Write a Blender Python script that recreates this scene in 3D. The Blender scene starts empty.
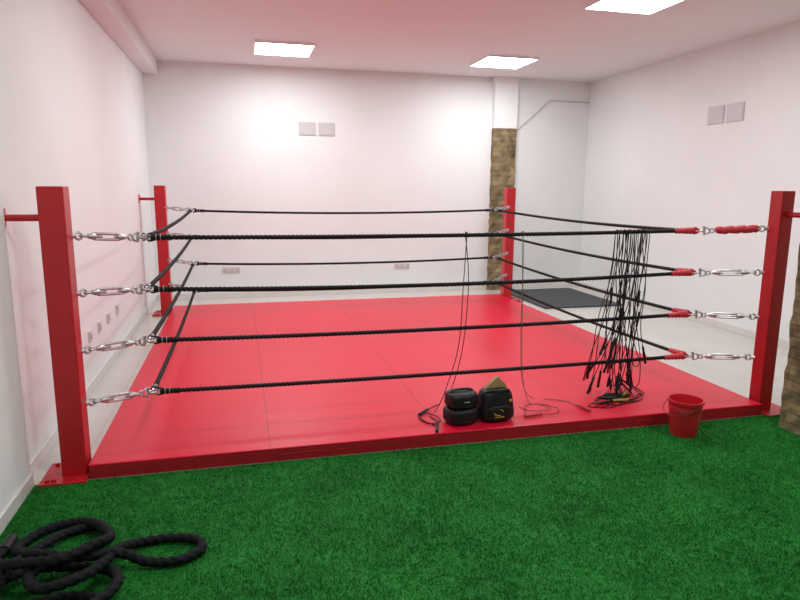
import bpy, math, random
import numpy as np
from mathutils import Vector, Matrix
random.seed(7); rng=np.random.default_rng(7)
sc=bpy.context.scene
sc.view_settings.view_transform='Standard'
sc.view_settings.look='None'
sc.view_settings.exposure=0.0

# ------------------------------------------------------------ materials
def newmat(name):
    m=bpy.data.materials.new(name); m.use_nodes=True
    nt=m.node_tree; b=nt.nodes['Principled BSDF']
    return m,nt,b
def mat(name,col,rough=.5,metal=0,var=0.0,vscale=8,bump=0.0,bscale=60,spec=.5,emit=None,estr=0):
    m,nt,b=newmat(name)
    b.inputs['Base Color'].default_value=(*col,1)
    b.inputs['Roughness'].default_value=rough
    b.inputs['Metallic'].default_value=metal
    b.inputs['Specular IOR Level'].default_value=spec
    tc=nt.nodes.new('ShaderNodeTexCoord')
    if var>0:
        n=nt.nodes.new('ShaderNodeTexNoise'); n.inputs['Scale'].default_value=vscale; n.inputs['Detail'].default_value=5
        nt.links.new(tc.outputs['Object'],n.inputs['Vector'])
        r=nt.nodes.new('ShaderNodeMapRange')
        r.inputs['From Min'].default_value=.3; r.inputs['From Max'].default_value=.7
        r.inputs['To Min'].default_value=1-var; r.inputs['To Max'].default_value=1+var
        nt.links.new(n.outputs['Fac'],r.inputs['Value'])
        mx=nt.nodes.new('ShaderNodeVectorMath'); mx.operation='SCALE'
        mx.inputs[0].default_value=col
        nt.links.new(r.outputs['Result'],mx.inputs['Scale'])
        nt.links.new(mx.outputs[0],b.inputs['Base Color'])
    if bump>0:
        n=nt.nodes.new('ShaderNodeTexNoise'); n.inputs['Scale'].default_value=bscale; n.inputs['Detail'].default_value=4
        nt.links.new(tc.outputs['Object'],n.inputs['Vector'])
        bp=nt.nodes.new('ShaderNodeBump'); bp.inputs['Strength'].default_value=bump; bp.inputs['Distance'].default_value=.01
        nt.links.new(n.outputs['Fac'],bp.inputs['Height']); nt.links.new(bp.outputs['Normal'],b.inputs['Normal'])
    if emit:
        b.inputs['Emission Color'].default_value=(*emit,1); b.inputs['Emission Strength'].default_value=estr
    return m

M={}
M['wall']=mat('plaster_wall',(.835,.86,.855),.7,var=.02,vscale=1.5,bump=.15,bscale=90,spec=.25)
M['ceil']=mat('ceiling_paint',(.83,.835,.835),.8,var=.015,vscale=1.2,spec=.2)
M['red']=mat('red_painted_steel',(.54,.010,.018),.35,var=.06,vscale=6)
M['fascia']=mat('red_fascia_vinyl',(.40,.009,.020),.4,var=.12,vscale=9)
M['tape']=mat('red_tape',(.55,.02,.035),.4,var=.15,vscale=60,bump=.5,bscale=80)
M['chrome']=mat('galvanised_steel',(.56,.56,.57),.36,metal=.8,var=.1,vscale=40)
M['ropeblk']=mat('black_braided_rope',(.006,.006,.007),.6,var=.3,vscale=90,spec=.25)
M['battle']=mat('battle_rope_fibre',(.006,.007,.009),.75,var=.35,vscale=80,bump=.4,bscale=200,spec=.2)
M['cord']=mat('black_pvc_cord',(.008,.008,.010),.4,spec=.3)
M['handle']=mat('black_handle',(.010,.010,.011),.45,spec=.3)
M['handle_y']=mat('yellow_handle',(.45,.30,.03),.5)
M['handle_r']=mat('red_handle',(.40,.02,.03),.4)
M['cord_g']=mat('grey_green_cord',(.10,.11,.07),.4)
M['cord_r']=mat('dark_red_cord',(.16,.01,.02),.4)
M['leather']=mat('black_leather',(.010,.009,.010),.45,var=.2,vscale=30,bump=.35,bscale=70,spec=.35)
M['yellow']=mat('yellow_print',(.55,.36,.03),.5)
M['white']=mat('white_print',(.6,.6,.58),.5)
M['tan']=mat('tan_suede',(.40,.27,.11),.8,var=.15,vscale=20,bump=.2)
M['bucket']=mat('red_plastic',(.62,.015,.03),.3,var=.04)
M['darkin']=mat('dark_wire',(.06,.05,.05),.5)
M['dmat']=mat('dark_grey_rubber',(.06,.065,.07),.6,var=.1,vscale=5,bump=.2,spec=.25)
M['plate']=mat('wall_plate_plastic',(.60,.595,.595),.4)
M['plate2']=mat('socket_plastic',(.68,.64,.64),.4)
M['slot']=mat('socket_hole',(.36,.32,.32),.6)
M['base']=mat('ceramic_skirting',(.74,.71,.68),.25,var=.03)
M['frame']=mat('lamp_frame_white',(.85,.85,.85),.4)
M['led']=mat('led_diffuser',(1,1,1),.5,emit=(.955,.99,1.0),estr=28.5)

def seam_mat(name,col,bw,bh,off,rough,rvar,seam,seamdark,var,vscale,spec=.5,bump=.03):
    m,nt,b=newmat(name)
    tc=nt.nodes.new('ShaderNodeTexCoord')
    br=nt.nodes.new('ShaderNodeTexBrick')
    br.offset=off; br.inputs['Scale'].default_value=1
    br.inputs['Brick Width'].default_value=bw; br.inputs['Row Height'].default_value=bh
    br.inputs['Mortar Size'].default_value=seam; br.inputs['Mortar Smooth'].default_value=.6
    br.inputs['Color1'].default_value=(1,1,1,1); br.inputs['Color2'].default_value=(.93,.93,.93,1)
    br.inputs['Mortar'].default_value=(seamdark,)*3+(1,)
    nt.links.new(tc.outputs['Object'],br.inputs['Vector'])
    n=nt.nodes.new('ShaderNodeTexNoise'); n.inputs['Scale'].default_value=vscale; n.inputs['Detail'].default_value=3
    nt.links.new(tc.outputs['Object'],n.inputs['Vector'])
    r=nt.nodes.new('ShaderNodeMapRange'); r.inputs['From Min'].default_value=.3; r.inputs['From Max'].default_value=.7
    r.inputs['To Min'].default_value=1-var; r.inputs['To Max'].default_value=1+var
    nt.links.new(n.outputs['Fac'],r.inputs['Value'])
    s=nt.nodes.new('ShaderNodeVectorMath'); s.operation='SCALE'; s.inputs[0].default_value=col
    nt.links.new(r.outputs['Result'],s.inputs['Scale'])
    mu=nt.nodes.new('ShaderNodeVectorMath'); mu.operation='MULTIPLY'
    nt.links.new(s.outputs[0],mu.inputs[0]); nt.links.new(br.outputs['Color'],mu.inputs[1])
    nt.links.new(mu.outputs[0],b.inputs['Base Color'])
    b.inputs['Specular IOR Level'].default_value=spec
    r2=nt.nodes.new('ShaderNodeMapRange'); r2.inputs['From Min'].default_value=.3; r2.inputs['From Max'].default_value=.7
    r2.inputs['To Min'].default_value=rough-rvar; r2.inputs['To Max'].default_value=rough+rvar
    nt.links.new(n.outputs['Fac'],r2.inputs['Value']); nt.links.new(r2.outputs['Result'],b.inputs['Roughness'])
    bp=nt.nodes.new('ShaderNodeBump'); bp.inputs['Strength'].default_value=bump*10; bp.inputs['Distance'].default_value=.003
    nt.links.new(br.outputs['Color'],bp.inputs['Height']); nt.links.new(bp.outputs['Normal'],b.inputs['Normal'])
    return m
M['canvas']=seam_mat('red_vinyl_mat',(.71,.006,.034),1.0,1.0,0,.36,.02,.006,.68,.03,.9,.4)
M['tile']=seam_mat('cream_floor_tile',(.66,.635,.59),.6,.6,0,.16,.04,.003,.75,.03,2)

def turf_mat(name,blade):
    m,nt,b=newmat(name)
    tc=nt.nodes.new('ShaderNodeTexCoord')
    n=nt.nodes.new('ShaderNodeTexNoise'); n.inputs['Scale'].default_value=2.6; n.inputs['Detail'].default_value=7
    n2=nt.nodes.new('ShaderNodeTexNoise'); n2.inputs['Scale'].default_value=22; n2.inputs['Detail'].default_value=3
    nt.links.new(tc.outputs['Object'],n.inputs['Vector']); nt.links.new(tc.outputs['Object'],n2.inputs['Vector'])
    a=nt.nodes.new('ShaderNodeMath'); a.operation='ADD'
    nt.links.new(n.outputs['Fac'],a.inputs[0]); nt.links.new(n2.outputs['Fac'],a.inputs[1])
    cr=nt.nodes.new('ShaderNodeValToRGB'); h=nt.nodes.new('ShaderNodeMath'); h.operation='MULTIPLY'; h.inputs[1].default_value=.5
    nt.links.new(a.outputs[0],h.inputs[0]); nt.links.new(h.outputs[0],cr.inputs['Fac'])
    k=1.0 if blade else .75
    cr.color_ramp.elements[0].position=.36; cr.color_ramp.elements[0].color=(.008*k,.135*k,.015*k,1)
    cr.color_ramp.elements[1].position=.64; cr.color_ramp.elements[1].color=(.026*k,.265*k,.038*k,1)
    nt.links.new(cr.outputs['Color'],b.inputs['Base Color'])
    b.inputs['Roughness'].default_value=.7; b.inputs['Specular IOR Level'].default_value=.15
    return m
M['turf']=turf_mat('turf_backing',False); M['blade']=turf_mat('turf_blades',True)

def brick_mat():
    m,nt,b=newmat('old_brickwork')
    tc=nt.nodes.new('ShaderNodeTexCoord')
    sp=nt.nodes.new('ShaderNodeSeparateXYZ'); nt.links.new(tc.outputs['Object'],sp.inputs[0])
    ad=nt.nodes.new('ShaderNodeMath'); ad.operation='ADD'
    nt.links.new(sp.outputs['X'],ad.inputs[0]); nt.links.new(sp.outputs['Y'],ad.inputs[1])
    cb=nt.nodes.new('ShaderNodeCombineXYZ'); nt.links.new(ad.outputs[0],cb.inputs['X']); nt.links.new(sp.outputs['Z'],cb.inputs['Y'])
    n=nt.nodes.new('ShaderNodeTexNoise'); n.inputs['Scale'].default_value=9; n.inputs['Detail'].default_value=7
    nt.links.new(tc.outputs['Object'],n.inputs['Vector'])
    n3=nt.nodes.new('ShaderNodeTexNoise'); n3.inputs['Scale'].default_value=3; n3.inputs['Detail'].default_value=7
    nt.links.new(tc.outputs['Object'],n3.inputs['Vector'])
    dm=nt.nodes.new('ShaderNodeVectorMath'); dm.operation='MULTIPLY_ADD'
    nt.links.new(n.outputs['Color'],dm.inputs[0]); dm.inputs[1].default_value=(.05,.035,0); nt.links.new(cb.outputs[0],dm.inputs[2])
    br=nt.nodes.new('ShaderNodeTexBrick'); br.inputs['Scale'].default_value=1
    br.inputs['Brick Width'].default_value=.26; br.inputs['Row Height'].default_value=.07
    br.inputs['Mortar Size'].default_value=.008; br.inputs['Mortar Smooth'].default_value=.6
    br.inputs['Color1'].default_value=(.30,.225,.125,1); br.inputs['Color2'].default_value=(.20,.155,.085,1)
    br.inputs['Mortar'].default_value=(.17,.14,.09,1)
    nt.links.new(dm.outputs[0],br.inputs['Vector'])
    r=nt.nodes.new('ShaderNodeMapRange'); r.inputs['From Min'].default_value=.3; r.inputs['From Max'].default_value=.7
    r.inputs['To Min'].default_value=.55; r.inputs['To Max'].default_value=1.4
    nt.links.new(n.outputs['Fac'],r.inputs['Value'])
    s=nt.nodes.new('ShaderNodeVectorMath'); s.operation='SCALE'
    nt.links.new(br.outputs['Color'],s.inputs[0]); nt.links.new(r.outputs['Result'],s.inputs['Scale'])
    r4=nt.nodes.new('ShaderNodeMapRange'); r4.inputs['From Min'].default_value=.35; r4.inputs['From Max'].default_value=.65
    r4.inputs['To Min'].default_value=.75; r4.inputs['To Max'].default_value=1.25
    nt.links.new(n3.outputs['Fac'],r4.inputs['Value'])
    s2=nt.nodes.new('ShaderNodeVectorMath'); s2.operation='SCALE'
    nt.links.new(s.outputs[0],s2.inputs[0]); nt.links.new(r4.outputs['Result'],s2.inputs['Scale'])
    nt.links.new(s2.outputs[0],b.inputs['Base Color']); b.inputs['Roughness'].default_value=.9
    b.inputs['Specular IOR Level'].default_value=.2
    bp=nt.nodes.new('ShaderNodeBump'); bp.inputs['Strength'].default_value=.9; bp.inputs['Distance'].default_value=.02
    nt.links.new(n.outputs['Fac'],bp.inputs['Height']); nt.links.new(bp.outputs['Normal'],b.inputs['Normal'])
    return m
M['brick']=brick_mat()

# ------------------------------------------------------------ mesh helpers
class MB:
    def __init__(s): s.v=[]; s.f=[]; s.m=[]; s.mats=[]
    def mi(s,k):
        if k not in s.mats: s.mats.append(k)
        return s.mats.index(k)
    def add(s,vs,fs,k):
        o=len(s.v); s.v.extend([tuple(map(float,p)) for p in vs])
        i=s.mi(k)
        for f in fs: s.f.append(tuple(o+a for a in f)); s.m.append(i)
    def obj(s,name,parent=None,smooth=True,bevel=0,origin=None):
        me=bpy.data.meshes.new(name)
        vs=s.v
        if origin is not None: vs=[(a-origin[0],b-origin[1],c-origin[2]) for a,b,c in vs]
        me.from_pydata(vs,[],s.f); me.update()
        for k in s.mats: me.materials.append(M[k])
        me.polygons.foreach_set('material_index',s.m)
        o=bpy.data.objects.new(name,me); sc.collection.objects.link(o)
        if origin is not None: o.location=origin
        if smooth:
            me.shade_smooth()
            if hasattr(me,'set_sharp_from_angle'): me.set_sharp_from_angle(angle=math.radians(38))
        if bevel:
            bm=o.modifiers.new('bevel','BEVEL'); bm.width=bevel; bm.segments=2; bm.limit_method='ANGLE'
        if parent:
            o.parent=parent; o.matrix_parent_inverse=Matrix.Translation(-Vector(parent.location))
        return o
    def box(s,a,b,k):
        x0,y0,z0=a; x1,y1,z1=b
        vs=[(x0,y0,z0),(x1,y0,z0),(x1,y1,z0),(x0,y1,z0),(x0,y0,z1),(x1,y0,z1),(x1,y1,z1),(x0,y1,z1)]
        s.add(vs,[(0,3,2,1),(4,5,6,7),(0,1,5,4),(1,2,6,5),(2,3,7,6),(3,0,4,7)],k)
    def tube(s,path,r,k,n=8,closed=False,lobes=0,amp=.12,twist=0,caps=True):
        P=np.array(path,float)
        N=len(P)
        if closed: T=np.roll(P,-1,0)-np.roll(P,1,0)
        else: T=np.gradient(P,axis=0)
        T/= (np.linalg.norm(T,axis=1)[:,None]+1e-12)
        u=np.cross(T[0],[0,0,1.]); 
        if np.linalg.norm(u)<1e-3: u=np.cross(T[0],[1.,0,0])
        u/=np.linalg.norm(u)
        L=0; vs=[]
        R=r if hasattr(r,'__len__') else [r]*N
        for i in range(N):
            u=u-T[i]*(u@T[i]); u/=np.linalg.norm(u); w=np.cross(T[i],u)
            if i: L+=np.linalg.norm(P[i]-P[i-1])
            for j in range(n):
                a=2*math.pi*j/n
                rr=R[i]*(1+(amp*math.cos(lobes*a-twist*L) if lobes else 0))
                vs.append(P[i]+rr*(math.cos(a)*u+math.sin(a)*w))
        fs=[]
        M_=N if closed else N-1
        for i in range(M_):
            a=i*n; b=((i+1)%N)*n
            for j in range(n): fs.append((a+j,a+(j+1)%n,b+(j+1)%n,b+j))
        if not closed and caps:
            fs.append(tuple(range(n-1,-1,-1))); fs.append(tuple((N-1)*n+j for j in range(n)))
        s.add(vs,fs,k)
    def cyl(s,a,b,r,k,n=16,r2=None):
        a=np.array(a,float); b=np.array(b,float)
        s.tube([a,b],[r,r2 if r2 is not None else r],k,n)
    def torus(s,c,normal,R,r,k,n=24,m=10,sx=1,axis=None):
        nrm=Vector(normal).normalized()
        ax=Vector(axis).normalized() if axis is not None else nrm.orthogonal().normalized()
        ay=nrm.cross(ax); c=Vector(c)
        s.tube([tuple(c+ax*math.cos(t)*R*sx+ay*math.sin(t)*R) for t in [2*math.pi*i/n for i in range(n)]],r,k,m,closed=True)
    def lathe(s,c,prof,k,n=32):
        vs=[];fs=[]
        for r,z in prof:
            for j in range(n):
                a=2*math.pi*j/n; vs.append((c[0]+r*math.cos(a),c[1]+r*math.sin(a),c[2]+z))
        for i in range(len(prof)-1):
            for j in range(n): fs.append((i*n+j,i*n+(j+1)%n,(i+1)*n+(j+1)%n,(i+1)*n+j))
        s.add(vs,fs,k)
    def superell(s,c,rad,k,e1=.5,e2=.5,rot=0,nu=32,nv=18,fn=None):
        sg=lambda v,e: math.copysign(abs(v)**e,v)
        vs=[];fs=[]
        for i in range(nv+1):
            p=-math.pi/2+math.pi*i/nv
            for j in range(nu):
                t=2*math.pi*j/nu
                x=rad[0]*sg(math.cos(p),e1)*sg(math.cos(t),e2); y=rad[1]*sg(math.cos(p),e1)*sg(math.sin(t),e2); z=rad[2]*sg(math.sin(p),e1)
                if fn: x,y,z=fn(x,y,z)
                vs.append((c[0]+x*math.cos(rot)-y*math.sin(rot),c[1]+x*math.sin(rot)+y*math.cos(rot),c[2]+z))
        for i in range(nv):
            for j in range(nu): fs.append((i*nu+j,i*nu+(j+1)%nu,(i+1)*nu+(j+1)%nu,(i+1)*nu+j))
        s.add(vs,fs,k)
def empty(name,loc=(0,0,0)):
    e=bpy.data.objects.new(name,None); e.location=loc; e.empty_display_size=.1; sc.collection.objects.link(e); return e
def catmull(pts,step=.02,closed=False):
    P=[np.array(p,float) for p in pts]; n=len(P); out=[]
    rngi=range(n) if closed else range(n-1)
    for i in rngi:
        if closed: a,b,c,d=P[(i-1)%n],P[i],P[(i+1)%n],P[(i+2)%n]
        else: a,b,c,d=P[max(i-1,0)],P[i],P[i+1],P[min(i+2,n-1)]
        m=max(2,int(np.linalg.norm(c-b)/step))
        for q in range(m):
            t=q/m
            out.append(.5*((2*b)+(-a+c)*t+(2*a-5*b+4*c-d)*t*t+(-a+3*b-3*c+d)*t**3))
    if not closed: out.append(P[-1])
    return out

# ------------------------------------------------------------ room (metres, ring aligned)
XL,XR,YB,YF,ZC=-.23,5.95,5.30,-5.6,3.03
def slab(name,a,b,k,bevel=0):
    m=MB(); m.box(a,b,k); return m.obj(name,smooth=False,bevel=bevel)
slab('floor',(XL-.2,YF-.2,-.12),(XR+.2,YB+.2,0),'tile')
slab('ceiling',(XL-.2,YF-.2,ZC),(XR+.2,YB+.2,ZC+.12),'ceil')
m=MB(); m.box((XL-.2,YF,0),(XL,YB,ZC),'wall'); m.box((XL-.01,YF,0),(XL+.045,-.12,ZC),'wall'); m.obj('wall_left',smooth=False)
slab('wall_right',(XR,YF,0),(XR+.2,YB,ZC),'wall')
slab('wall_back',(XL-.2,YB,0),(XR+.2,YB+.2,ZC),'wall')
slab('wall_front',(XL-.2,YF-.2,0),(XR+.2,YF,ZC),'wall')
slab('trim_beam',(XL,YF,2.86),(-.05,YB,ZC),'ceil',.004)
m=MB(); m.box((XL,-.12,0),(XL+.012,YB,.075),'base'); m.box((XL+.045,YF,0),(XL+.057,-.12,.075),'base'); m.obj('baseboard_left',smooth=False,bevel=.003)
m=MB(); m.box((XL+.012,YB-.012,0),(4.41,YB,.075),'base'); m.box((4.77,YB-.012,0),(XR-.012,YB,.075),'base'); m.obj('baseboard_back',smooth=False,bevel=.003)
slab('baseboard_right',(XR-.012,YF,0),(XR,YB,.075),'base',.003)

# turf with real blades
bc=(3.51,-.27,.008)
tf=empty('artificial_turf',(2.9,-2.8,0))
TX0,TX1,TY0,TY1=XL+.058,XR-.013,YF+.01,-.115
m=MB(); m.box((TX0,TY0,0.0005),(TX1,TY1,.006),'turf'); m.obj('turf_backing',tf,smooth=False)
nb=330000
bx=rng.uniform(TX0,TX1,nb); by=TY1-(TY1-(-2.4))*rng.random(nb)
keep=~((bx>4.19)&(bx<4.62)&(by<-.29)&(by>-.72))
keep&=((bx-bc[0])**2+(by-bc[1])**2>.079**2)
keep&=~((bx<.08)&(by>-.152)); keep&=~((bx>4.27)&(bx<4.51)&(by>-.152))
bx=bx[keep];by=by[keep];nb=len(bx)
ang=rng.uniform(0,math.pi,nb); h=rng.uniform(.007,.013,nb); w=rng.uniform(.0016,.0028,nb)
ln=rng.normal(0,.005,(nb,2))
V=np.zeros((nb,3,3),np.float32)
V[:,0,0]=bx-np.cos(ang)*w; V[:,0,1]=by-np.sin(ang)*w; V[:,0,2]=.005
V[:,1,0]=bx+np.cos(ang)*w; V[:,1,1]=by+np.sin(ang)*w; V[:,1,2]=.005
V[:,2,0]=bx+ln[:,0]; V[:,2,1]=np.minimum(by+ln[:,1],-.112); V[:,2,2]=.005+h
me=bpy.data.meshes.new('turf_blades'); me.vertices.add(nb*3); me.vertices.foreach_set('co',V.ravel())
me.loops.add(nb*3); me.loops.foreach_set('vertex_index',np.arange(nb*3,dtype=np.int32))
me.polygons.add(nb); me.polygons.foreach_set('loop_start',np.arange(0,nb*3,3,dtype=np.int32))
me.update(calc_edges=True); me.validate(); me.materials.append(M['blade'])
o=bpy.data.objects.new('turf_blades',me); sc.collection.objects.link(o); o.parent=tf; o.matrix_parent_inverse=Matrix.Translation(-Vector(tf.location))

# ------------------------------------------------------------ columns
def column(x0,y0,x1,y1,name,zt=2.33):
    e=empty(name,((x0+x1)/2,(y0+y1)/2,0))
    m=MB(); N=44
    vs=[];fs=[]
    def ring(z):
        pts=[]
        for (ax,ay),(bx_,by_) in (((x0,y0),(x1,y0)),((x1,y0),(x1,y1)),((x1,y1),(x0,y1)),((x0,y1),(x0,y0))):
            for q in range(6): pts.append((ax+(bx_-ax)*q/6,ay+(by_-ay)*q/6))
        return [(p[0]+rng.normal(0,.004),min(p[1]+rng.normal(0,.004),YB-.0005),z) for p in pts]
    for i in range(N+1): vs+=ring(zt*i/N)
    for i in range(N):
        for j in range(24): fs.append((i*24+j,i*24+(j+1)%24,(i+1)*24+(j+1)%24,(i+1)*24+j))
    fs.append(tuple(N*24+j for j in range(24)))
    m.add(vs,fs,'brick'); m.obj('brick_shaft',e,smooth=False)
    m=MB(); m.box((x0-.004,y0-.004,zt),(x1+.004,y1+.002 if y1<5 else y1,ZC-.001),'wall'); m.obj('plaster_top',e,smooth=False)
    return e
column(4.42,5.20,4.76,5.295,'brick_column')
column(4.20,-.71,4.60,-.30,'brick_column')

# ------------------------------------------------------------ ceiling lights
def light(x,y):
    e=empty('ceiling_light',(x,y,ZC))
    s=.32; t=.03
    m=MB()
    m.box((x-s,y-s,ZC-t),(x+s,y-s+.010,ZC-.001),'frame'); m.box((x-s,y+s-.010,ZC-t),(x+s,y+s,ZC-.001),'frame')
    m.box((x-s,y-s+.010,ZC-t),(x-s+.010,y+s-.010,ZC-.001),'frame'); m.box((x+s-.010,y-s+.010,ZC-t),(x+s,y+s-.010,ZC-.001),'frame')
    m.obj('frame',e,smooth=False)
    m=MB(); z=ZC-t+.002; a=s-.010
    m.add([(x-a,y-a,z),(x-a,y+a,z),(x+a,y+a,z),(x+a,y-a,z)],[(0,1,2,3)],'led'); m.obj('diffuser',e,smooth=False)
for x,y in ((1.42,4.12),(4.07,4.13),(4.10,1.40),(1.43,1.40),(1.43,-1.6),(4.08,-1.6)): light(x,y)

# ------------------------------------------------------------ wall plates
def plate(name,c,axis,w,h,sockets=0):
    m=MB(); t=.012
    if axis=='y':  f=lambda u,v,d:(c[0]+u,c[1]-d,c[2]+v)
    if axis=='x-': f=lambda u,v,d:(c[0]-d,c[1]+u,c[2]+v)
    if axis=='x+': f=lambda u,v,d:(c[0]+d,c[1]+u,c[2]+v)
    def bx_(u0,v0,u1,v1,d0,d1,k):
        p=f(u0,v0,d0);q=f(u1,v1,d1); m.box(tuple(map(min,p,q)),tuple(map(max,p,q)),k)
    bx_(-w/2,-h/2,w/2,h/2,0,t,'plate2' if sockets else 'plate')
    bx_(-w/2+.012,-h/2+.012,w/2-.012,h/2-.012,t,t+.003,'plate2' if sockets else 'plate')
    for i in range(sockets):
        u=-w/2+w*(i+.5)/sockets
        bx_(u-.018,-.018,u+.018,.018,t+.003,t+.005,'slot')
        bx_(u-.013,-.013,u+.013,.013,t+.005,t+.006,'plate2')
    m.obj(name,smooth=False,bevel=.002,origin=c)
plate('wall_vent_cover',(1.79,YB,2.255),'y',.225,.17); plate('wall_vent_cover',(2.05,YB,2.255),'y',.215,.17)
plate('wall_vent_cover',(XR,2.63,2.295),'x-',.24,.19); plate('wall_vent_cover',(XR,2.35,2.295),'x-',.24,.19)
plate('power_socket',(.74,YB,.385),'y',.23,.075,3); plate('power_socket',(3.11,YB,.385),'y',.22,.075,3)
for y,z in ((1.52,.40),(1.85,.40),(2.2,.40),(2.6,.40)): plate('power_socket',(XL,y,z),'x+',.085,.085,1)
m=MB(); m.tube([(4.78,YB-.011,2.29),(5.30,YB-.011,2.74),(5.33,YB-.011,2.745),(XR-.012,YB-.011,2.74)],.008,'plate',8); m.obj('cable_conduit')

# ------------------------------------------------------------ boxing ring
S=4.35; PW=.06; PH=1.497
ring=empty('boxing_ring',(S/2,S/2,0))
m=MB(); m.box((.08,-.10,0.001),(4.255,4.42,.068),'fascia'); m.obj('platform_frame',ring,smooth=False,bevel=.004)
m=MB(); m.box((.078,-.102,.068),(4.257,4.422,.082),'canvas'); m.obj('canvas_mat',ring,smooth=False,bevel=.005)
m=MB()
for (a,b) in ((1.05,1.32),(1.36,1.42),(2.9,2.98),(3.3,3.42)):
    m.box((a,-.1025,.040),(b,-.1,.046),'tape')
m.obj('fascia_stitching',ring,smooth=False)
posts=[(0,0,1,1),(S,0,-1,1),(0,S,1,-1),(S,S,-1,-1)]
names=['front_left','front_right','rear_left','rear_right']
Z_POST=[1.25,.955,.65,.365]; Z_ROPE=[1.215,.92,.62,.31]; DR=.35
for (x,y,sx,sy),nm in zip(posts,names):
    px,py,pw=x,y,PW
    if nm=='front_right': px,py,pw=S-.010,.010,.050
    if nm=='rear_right': px=S-.03
    m=MB(); m.box((px-pw,py-pw,.012),(px+pw,py+pw,PH),'red'); m.obj('post_'+nm,ring,smooth=False,bevel=.006)
    m=MB()
    m.box((x-(.15 if sx>0 else .018+PW),y-.15,.0065 if y<1 else 0),(x+(.076 if sx>0 else .15),y+(.12),.016),'red')
    for bx1 in (-.115,-.085) if sx>0 else (.085,.115):
        for by1 in (-.115,.085):
            m.cyl((x+bx1,y+by1,.016),(x+bx1,y+by1,.028),.012,'red',6)
    m.obj('base_plate_'+nm,ring,smooth=False,bevel=.002)
m=MB(); z=1.345
m.cyl((-PW,-.02,z),(XL+.008,-.02,z),.017,'red',12); m.box((XL+.0,-.06,z-.045),(XL+.008,.02,z+.045),'red')
m.cyl((-PW,S,z),(XL+.008,S,z),.017,'red',12); m.box((XL,S-.04,z-.045),(XL+.008,S+.04,z+.045),'red')
m.cyl((S,-.035,z),(S,-.292,z),.017,'red',12); m.box((S-.05,-.298,z-.045),(S+.05,-.290,z+.045),'red')
m.obj('brace_bars',ring,bevel=0)
def turnbuckle(x,y,sx,sy,zp,zr,i,nm,wrapped):
    m=MB()
    A=Vector((x+sx*PW*.92,y+sy*PW*.92,zp)); Bp=Vector((x+sx*DR,y+sy*DR,zr))
    d=(Bp-A); L=d.length; d.normalize(); side=d.cross(Vector((0,0,1))).normalized(); up=side.cross(d)
    pt=lambda t,a=0,b=0: tuple(A+d*t+side*a+up*b)
    m.cyl(pt(-.01),pt(.018),.015,'chrome',6)
    m.torus(pt(.036),side,.018,.0065,'chrome',20,8)
    m.torus(pt(.058),up,.015,.006,'chrome',20,8)
    m.cyl(pt(.070),pt(.105),.008,'chrome',8)
    a,b=.092,.300
    m.tube([pt(a-.006),pt(a+.010),pt(a+.030),pt(a+.042)],[.012,.016,.016,.011],'chrome',12)
    m.tube([pt(b-.042),pt(b-.030),pt(b-.010),pt(b+.006)],[.011,.016,.016,.012],'chrome',12)
    for q in (-1,1):
        m.tube([pt(a+.008,0,q*.006),pt(a+.034,0,q*.015),pt(b-.034,0,q*.015),pt(b-.008,0,q*.006)],.0075,'chrome',8)
    m.cyl(pt(a+.02),pt(a+.075),.007,'chrome',8); m.cyl(pt(b-.02),pt(b-.06),.007,'chrome',8)
    if wrapped:
        m.tube([pt(t,0,.003*math.sin(t*90)) for t in np.linspace(.055,.315,24)],[.026*(1 if 0<k<23 else .7)+.0015*math.sin(k*1.9) for k in range(24)],'tape',12)
    m.cyl(pt(b),pt(b+.026),.008,'chrome',8)
    m.torus(pt(b+.038),side,.014,.0065,'chrome',20,8)
    cs=b+.066
    arc=[pt(cs+.026*math.cos(t)*-1+.01,0,.020*math.sin(t)) for t in np.linspace(-math.pi*.62,math.pi*.62,16)]
    m.tube(arc,.007,'chrome',8)
    e=cs+.026*-math.cos(math.pi*.62)+.01
    m.cyl(pt(e,0,-.028),pt(e,0,.028),.008,'chrome',8)
    m.cyl(pt(e,0,.020),pt(e,0,.031),.012,'chrome',6)
    m.torus(pt(e+.026),up,.024,.0065,'chrome',24,8)
    m.obj('turnbuckle_%s_%d'%(nm,i+1),ring)
for (x,y,sx,sy),nm in zip(posts,names):
    for i in range(4): turnbuckle(x,y,sx,sy,Z_POST[i],Z_ROPE[i]+(.012 if sy<0 else 0),i,nm,nm=='front_right' and i==0)
RR=.0122
def rope(A,B,sag,nm,redA=False,redB=False):
    A=np.array(A);B=np.array(B); L=np.linalg.norm(B-A); n=int(L/.008)
    T=(B-A)/L
    path=[A+(B-A)*t+np.array([0,0,-sag*4*t*(1-t)]) for t in np.linspace(.055/L,1-.055/L,n)]
    m=MB(); m.tube(path,RR,'ropeblk',12,lobes=3,amp=.2,twist=2*math.pi*3/.08)
    for P,s,red in ((A,1,redA),(B,-1,redB)):
        up=np.array([0,0,1.]); c=P+T*s*.030
        m.tube([c+T*s*(.032*math.cos(t))+up*(.013*math.sin(t)) for t in np.linspace(0,2*math.pi,24,endpoint=False)],.006,'tape' if red else 'chrome',8,closed=True)
        m.tube([c+T*s*(.004+.030*math.cos(t))+up*(.019*math.sin(t)) for t in np.linspace(-1.9,1.9,20)],.006,'tape' if red else 'ropeblk',8)
        a0,a1=.050,(.20 if red else .15)
        n2=22; rr=[(.024 if red else .0165)+.003*math.sin(k*1.7)-(.0004*k if red else 0) for k in range(n2)]; rr[0]=.012; rr[-1]=.014
        m.tube([P+T*s*t+np.array([0,0,-sag*4*(t/L)]) for t in np.linspace(a0-.01,a1,n2)],rr,'tape' if red else 'ropeblk',12)
        if not red:
            for q in (.070,.095):
                m.torus(P+T*s*q,T,.0165,.0028,'chrome',20,6)
    m.obj(nm,ring)
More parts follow.
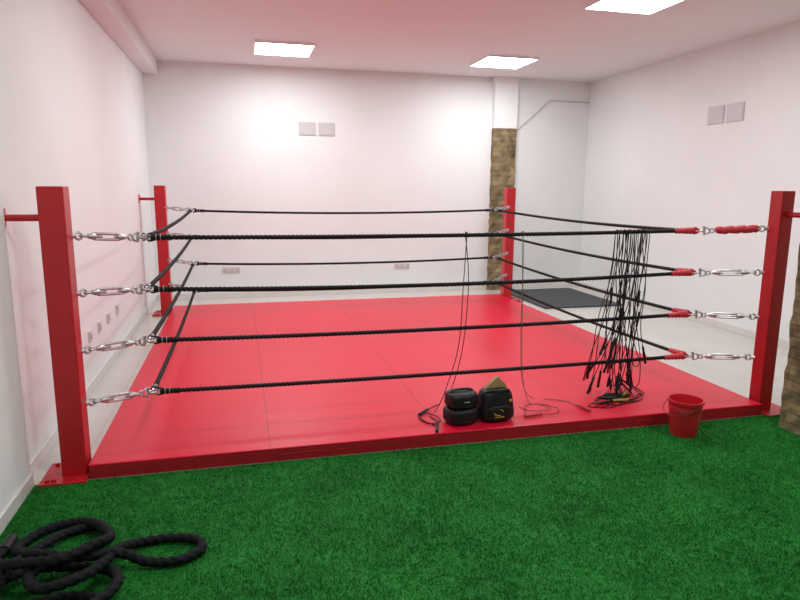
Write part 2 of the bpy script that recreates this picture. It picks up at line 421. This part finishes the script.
for i,z in enumerate(Z_ROPE):
    a=DR;b=S-DR
    sg=(.012,.03,.02,.012)[i]
    rope((a,a,z),(b,a,z+.004),sg,'rope_front_%d'%(i+1),False,True)
    rope((a,b,z+.012),(b,b,z+.012),.035,'rope_back_%d'%(i+1))
    rope((a,a,z),(a,b,z+.012),.03,'rope_left_%d'%(i+1))
    rope((b,a,z),(b,b,z+.012),.03,'rope_right_%d'%(i+1),True,False)
def rope_z(x,i): 
    t=(x-DR)/(S-2*DR); return Z_ROPE[i]-.012*4*t*(1-t)+.004*t

# ------------------------------------------------------------ jump ropes
def handle(m,p,d,k='handle',L=.13):
    p=np.array(p,float); d=np.array(d,float); d/=np.linalg.norm(d)
    ts=[0,.01,.03,.07,.11,.13,.14]; rs=[.005,.009,.0075,.0095,.0085,.010,.006]
    m.tube([p+d*t*L/.14 for t in ts],rs,k,10)
bundle=MB()
NJ=15
for i in range(NJ):
    xt=3.345+.25*((i+.5)/NJ)+rng.normal(0,.008); zt=rope_z(xt,0)
    def leg(side,xb,zb,ph):
        pts=[]
        for t in np.linspace(0,1,10):
            xx=xt+(xb-xt)*(t**1.6); zz=zt-.02+(zb-(zt-.02))*t
            yy=.35+side*(.018+.05*t)+.012*math.sin(ph+5*t)
            pts.append((xx+(.008+.012*t)*math.sin(ph*2+8*t)*min(1,t*3),yy,zz))
        return pts
    xb=3.22+.36*rng.random(); zb=.12+.40*rng.random()**1.6
    ph=rng.uniform(0,6)
    A=leg(-1,xb,zb,ph); xb2=3.22+.38*rng.random(); zb2=.12+.25*rng.random()**1.5
    B=leg(1,xb2,zb2,ph+2)
    top=[(xt,.35-.015,zt+.007),(xt,.35,zt+.018),(xt,.35+.015,zt+.007)]
    path=A[::-1]+top+B
    if i%3==0:
        path=[(xb-.02,.31,zb+.40),(xb-.06,.29,zb+.15),(xb-.03,.29,max(.1,zb-.02))]+path
    bundle.tube(catmull(path,.03),.0031,'cord',6)
    ks=['handle','handle','handle','handle_r','handle','handle']
    for P,Q in ((path[0],path[1]),(path[-1],path[-2])):
        dd=np.array(P)-np.array(Q); dd=dd/np.linalg.norm(dd)
        L=min(.13,max(.05,(P[2]-.10)/max(.05,abs(dd[2])))) if dd[2]<0 else .11
        handle(bundle,P,dd+np.array([rng.normal(0,.08),0,0]),ks[rng.integers(0,6)],L)
for i in range(11):
    x=2.98+.5*rng.random(); y=.12+.22*rng.random(); a=rng.uniform(-.6,.8)
    k=['handle','handle_y','handle_r'][i%3] if i<5 else 'handle'
    handle(bundle,(x,y,.094),(math.cos(a),math.sin(a),0),k)
    bundle.tube(catmull([(x,y,.092),(x-.05*math.cos(a),y-.03,.0865),(x+.02,y-.07,.0865),(x+.14,y-.03+rng.normal(0,.03),.0865),(x+.2,y+.05,.088),(3.42,.34,.20)],.02),.0031,'cord',6)
bundle.obj('jump_rope_bundle',origin=(3.42,.3,.085))

def single(xt,pts1,pts2,k,coil,hk,name,rc=.003,k2=None):
    m=MB(); zt=rope_z(xt,0)
    path=pts1[::-1]+[(xt-.002,.35-.017,zt-.004),(xt,.35-.011,zt+.012),(xt,.35,zt+.018),(xt,.35+.011,zt+.012),(xt+.002,.35+.018,zt-.004)]+pts2
    m.tube(catmull(path,.03),rc,k,6)
    for p,q in ((path[0],path[1]),(path[-1],path[-2])):
        dd=np.array(p)-np.array(q); dd[2]=0
        if np.linalg.norm(dd)<1e-3: dd=np.array((1,0,0))
        handle(m,(p[0],p[1],.094),dd,hk)
    for c in coil: m.tube(catmull(c,.02),rc,k2 or k,6)
    m.obj(name,origin=(xt,.2,.085))
z0=.0865
single(2.275,[(2.25,.31,.9),(2.22,.29,.5),(2.13,.28,.2),(2.06,.25,z0),(2.00,.17,z0),(2.02,.08,z0),(2.0,.02,.092)],
       [(2.31,.38,.9),(2.29,.39,.5),(2.24,.40,.25),(2.18,.42,z0),(2.10,.36,z0),(2.02,.28,.092)],'cord',
       [[(1.96,.22,z0),(1.92,.14,z0),(1.96,.05,z0),(2.03,.06,z0+.004),(2.04,.16,z0),(1.98,.22,z0+.006),(1.93,.18,z0+.008),(1.94,.08,z0+.004),(2.0,.0,z0)]],'handle','jump_rope')
single(2.665,[(2.665,.32,.9),(2.67,.31,.5),(2.68,.29,.25),(2.72,.26,z0),(2.80,.2,z0),(2.86,.12,z0),(2.80,.04,z0),(2.70,.03,.092)],
       [(2.69,.38,.9),(2.70,.39,.5),(2.72,.38,.2),(2.78,.35,z0),(2.9,.3,z0),(2.98,.22,z0),(3.0,.14,.092)],'cord_g',
       [[(2.62,.20,z0),(2.66,.12,z0),(2.76,.10,z0+.004),(2.82,.16,z0+.006),(2.76,.23,z0),(2.66,.2,z0+.004),(2.62,.1,z0),(2.58,.05,z0)]],'handle_r','jump_rope',.0022,'cord_r')

# ------------------------------------------------------------ boxing gear on the canvas
zc=.083
gx,gy=2.16,.05
e=empty('focus_mitt_stack',(gx,gy,zc))
m=MB()
for k,(dz,w) in enumerate(((.052,.106),(.148,.098))):
    m.superell((gx,gy,zc+dz),(w,w*.85,.051),'leather',.45,.7,.2)
    for hz in (-.028,.028):
        m.tube([(gx+ (w*.97)*math.cos(t)*math.cos(.2)-(w*.82)*math.sin(t)*math.sin(.2),gy+(w*.97)*math.cos(t)*math.sin(.2)+(w*.82)*math.sin(t)*math.cos(.2),zc+dz+hz) for t in np.linspace(0,2*math.pi,40,endpoint=False)],.004,'handle',6,closed=True)
m.obj('mitt_pads',e)
m=MB()
for q in range(5):
    m.box((gx-.035+q*.013,gy-.0865,zc+.148),(gx-.028+q*.013,gy-.0795,zc+.1535),'white')
m.obj('white_lettering',e,smooth=False)
m=MB(); m.tube(catmull([(gx-.09,gy,zc+.175),(gx-.06,gy-.01,zc+.204),(gx,gy-.01,zc+.212),(gx+.06,gy,zc+.204),(gx+.09,gy+.01,zc+.175)],.01),.007,'leather',8); m.obj('wrist_strap',e)

gx,gy=2.385,.055
e=empty('boxing_glove_bag',(gx,gy,zc))
m=MB()
def bagfn(x,y,z):
    k=1-.12*(z/.1) ; return x*k,y*k,z
m.superell((gx,gy,zc+.100),(.108,.075,.100),'leather',.4,.5,.12,40,24,bagfn)
m.tube([(gx+.098*math.cos(t),gy+.01+.066*math.sin(t),zc+.168) for t in np.linspace(0,2*math.pi,40,endpoint=False)],.006,'handle',8,closed=True)
m.superell((gx,gy-.072,zc+.060),(.075,.018,.048),'leather',.5,.5,.1)
m.tube(catmull([(gx-.085,gy-.03,zc+.175),(gx-.06,gy-.06,zc+.2),(gx,gy-.075,zc+.205),(gx+.06,gy-.06,zc+.2),(gx+.085,gy-.02,zc+.175)],.01),.007,'leather',8)
m.obj('bag_body',e)
m=MB()
m.tube([(gx-.01+.030*math.cos(t),gy-.091+.004*math.sin(t),zc+.070+.018*math.sin(t)) for t in np.linspace(.2,math.pi*1.6,24)],.003,'yellow',6)
m.box((gx-.035,gy-.094,zc+.038),(gx+.025,gy-.088,zc+.043),'yellow'); m.box((gx+.068,gy-.066,zc+.125),(gx+.086,gy-.056,zc+.138),'yellow')
m.obj('yellow_logo',e)
m=MB()
fl=[];fs=[]
prof=[(-.085,.0),(-.068,.03),(-.03,.06),(.0,.082),(.015,.088),(.03,.07),(.06,.045),(.085,.0)]
for yy,kk in ((.0,1),(.035,.9),(.06,.7)):
    for (px,pz) in prof: fl.append((gx+.005+px*kk*1.05,gy+.0+yy+.12*px,zc+.170+pz*(1 if yy<.05 else .7)*1.12))
n=len(prof)
for r in range(2):
    for j in range(n-1): fs.append((r*n+j,r*n+j+1,(r+1)*n+j+1,(r+1)*n+j))
fs.append(tuple(range(n-1,-1,-1))); fs.append(tuple(2*n+j for j in range(n)))
m.add(fl,fs,'tan'); m.obj('tan_flap',e,bevel=.003)

# ------------------------------------------------------------ bucket
e=empty('red_bucket',bc)
m=MB()
prof=[(.0,.004),(.072,.004),(.078,0),(.080,.004),(.098,.195),(.100,.197),(.100,.206),(.106,.208),(.107,.224),(.104,.226),(.097,.224),(.094,.20),(.076,.012),(.0,.010)]
m.lathe(bc,prof,'bucket',48)
for zz,r_ in ((.182,.0985),(.168,.0972)): m.torus((bc[0],bc[1],bc[2]+zz),(0,0,1),r_,.0028,'bucket',48,6)
m.obj('bucket_shell',e)
m=MB()
hp=[]
for i in range(28):   # wire bail hanging against the rim
    t=math.pi*i/27
    px=.109*math.cos(t); q=math.sin(t)
    hp.append((bc[0]+px*.25-.128*q, bc[1]-px*.97-.02*q, bc[2]+.212-.07*q))
m.tube(hp,.0025,'darkin',8)
for q in (0,-1): m.cyl((hp[q][0],hp[q][1],hp[q][2]-.006),(hp[q][0],hp[q][1],hp[q][2]+.008),.009,'bucket',12)
m.obj('bucket_handle',e)

# ------------------------------------------------------------ dark exercise mat
m=MB(); m.box((4.56,3.68,.0),(5.66,5.08,.02),'dmat'); m.obj('exercise_mat',smooth=False,bevel=.006)

# ------------------------------------------------------------ battle rope heap
g=.03
H=[(-.08,-1.35,g),(.02,-1.22,g),(.20,-1.16,g),(.34,-1.20,g),(.40,-1.34,g),(.26,-1.45,g),(.05,-1.42,g),(-.06,-1.28,.04),
 (-.05,-1.10,.06),(.06,-.98,.05),(.22,-.98,.04),(.36,-1.06,.05),(.40,-1.2,.075),(.30,-1.32,.075),(.12,-1.30,.075),(.0,-1.18,.08),
 (.0,-.98,.075),(.06,-.80,.05),(.13,-.68,g),(.24,-.66,g),(.29,-.75,g),(.25,-.88,.05),(.16,-1.0,.09),(.10,-1.12,.11),(.16,-1.22,.115),(.28,-1.18,.115),(.34,-1.05,.09),
 (.36,-.92,.06),(.42,-.84,g),(.55,-.83,g),(.66,-.87,g),(.68,-.95,g),(.60,-1.01,g),(.48,-1.0,.035),(.38,-.99,.08),(.24,-1.03,.11),(.10,-.98,.11),(.0,-.88,.07),(-.05,-.76,g),(.02,-.64,g),(.14,-.60,g),(.25,-.72,.07),(.32,-.85,.08),(.30,-1.0,.14),(.2,-1.1,.15),(.06,-1.08,.14),(-.04,-1.0,.10),(-.1,-.9,.05),(-.1,-.78,g)]
H=[(max(p[0],-.13),p[1],p[2]+.001) for p in H]
m=MB(); m.tube(catmull(H,.008),.019,'battle',12,lobes=3,amp=.13,twist=2*math.pi*3/.12)
end=H[-1]; m.cyl((end[0],end[1]-.0,end[2]),(end[0],end[1]+.10,end[2]-.002),.024,'handle',14)
m.obj('battle_rope',origin=(.15,-1.0,.006))

# ------------------------------------------------------------ world + camera
w=bpy.data.worlds.new('World'); sc.world=w; w.use_nodes=True
w.node_tree.nodes['Background'].inputs['Color'].default_value=(.5,.5,.52,1); w.node_tree.nodes['Background'].inputs['Strength'].default_value=.1
cx,cy,yaw,pit,roll,f,Hc=0.8883,-3.4606,0.2457,0.178,-0.0073,632.992,1.5097
F=Vector((math.sin(yaw)*math.cos(pit),math.cos(yaw)*math.cos(pit),-math.sin(pit)))
R=Vector((math.cos(yaw),-math.sin(yaw),0)); D=F.cross(R)
R2=R*math.cos(roll)+D*math.sin(roll); D2=-R*math.sin(roll)+D*math.cos(roll)
U=-D2; Bk=-F
cam=bpy.data.cameras.new('camera'); co=bpy.data.objects.new('camera',cam); sc.collection.objects.link(co)
cam.sensor_fit='HORIZONTAL'; cam.sensor_width=36; cam.lens=f/800*36; cam.clip_start=.05
mw=Matrix(((R2.x,U.x,Bk.x,cx),(R2.y,U.y,Bk.y,cy),(R2.z,U.z,Bk.z,Hc),(0,0,0,1)))
co.matrix_world=mw
sc.camera=co
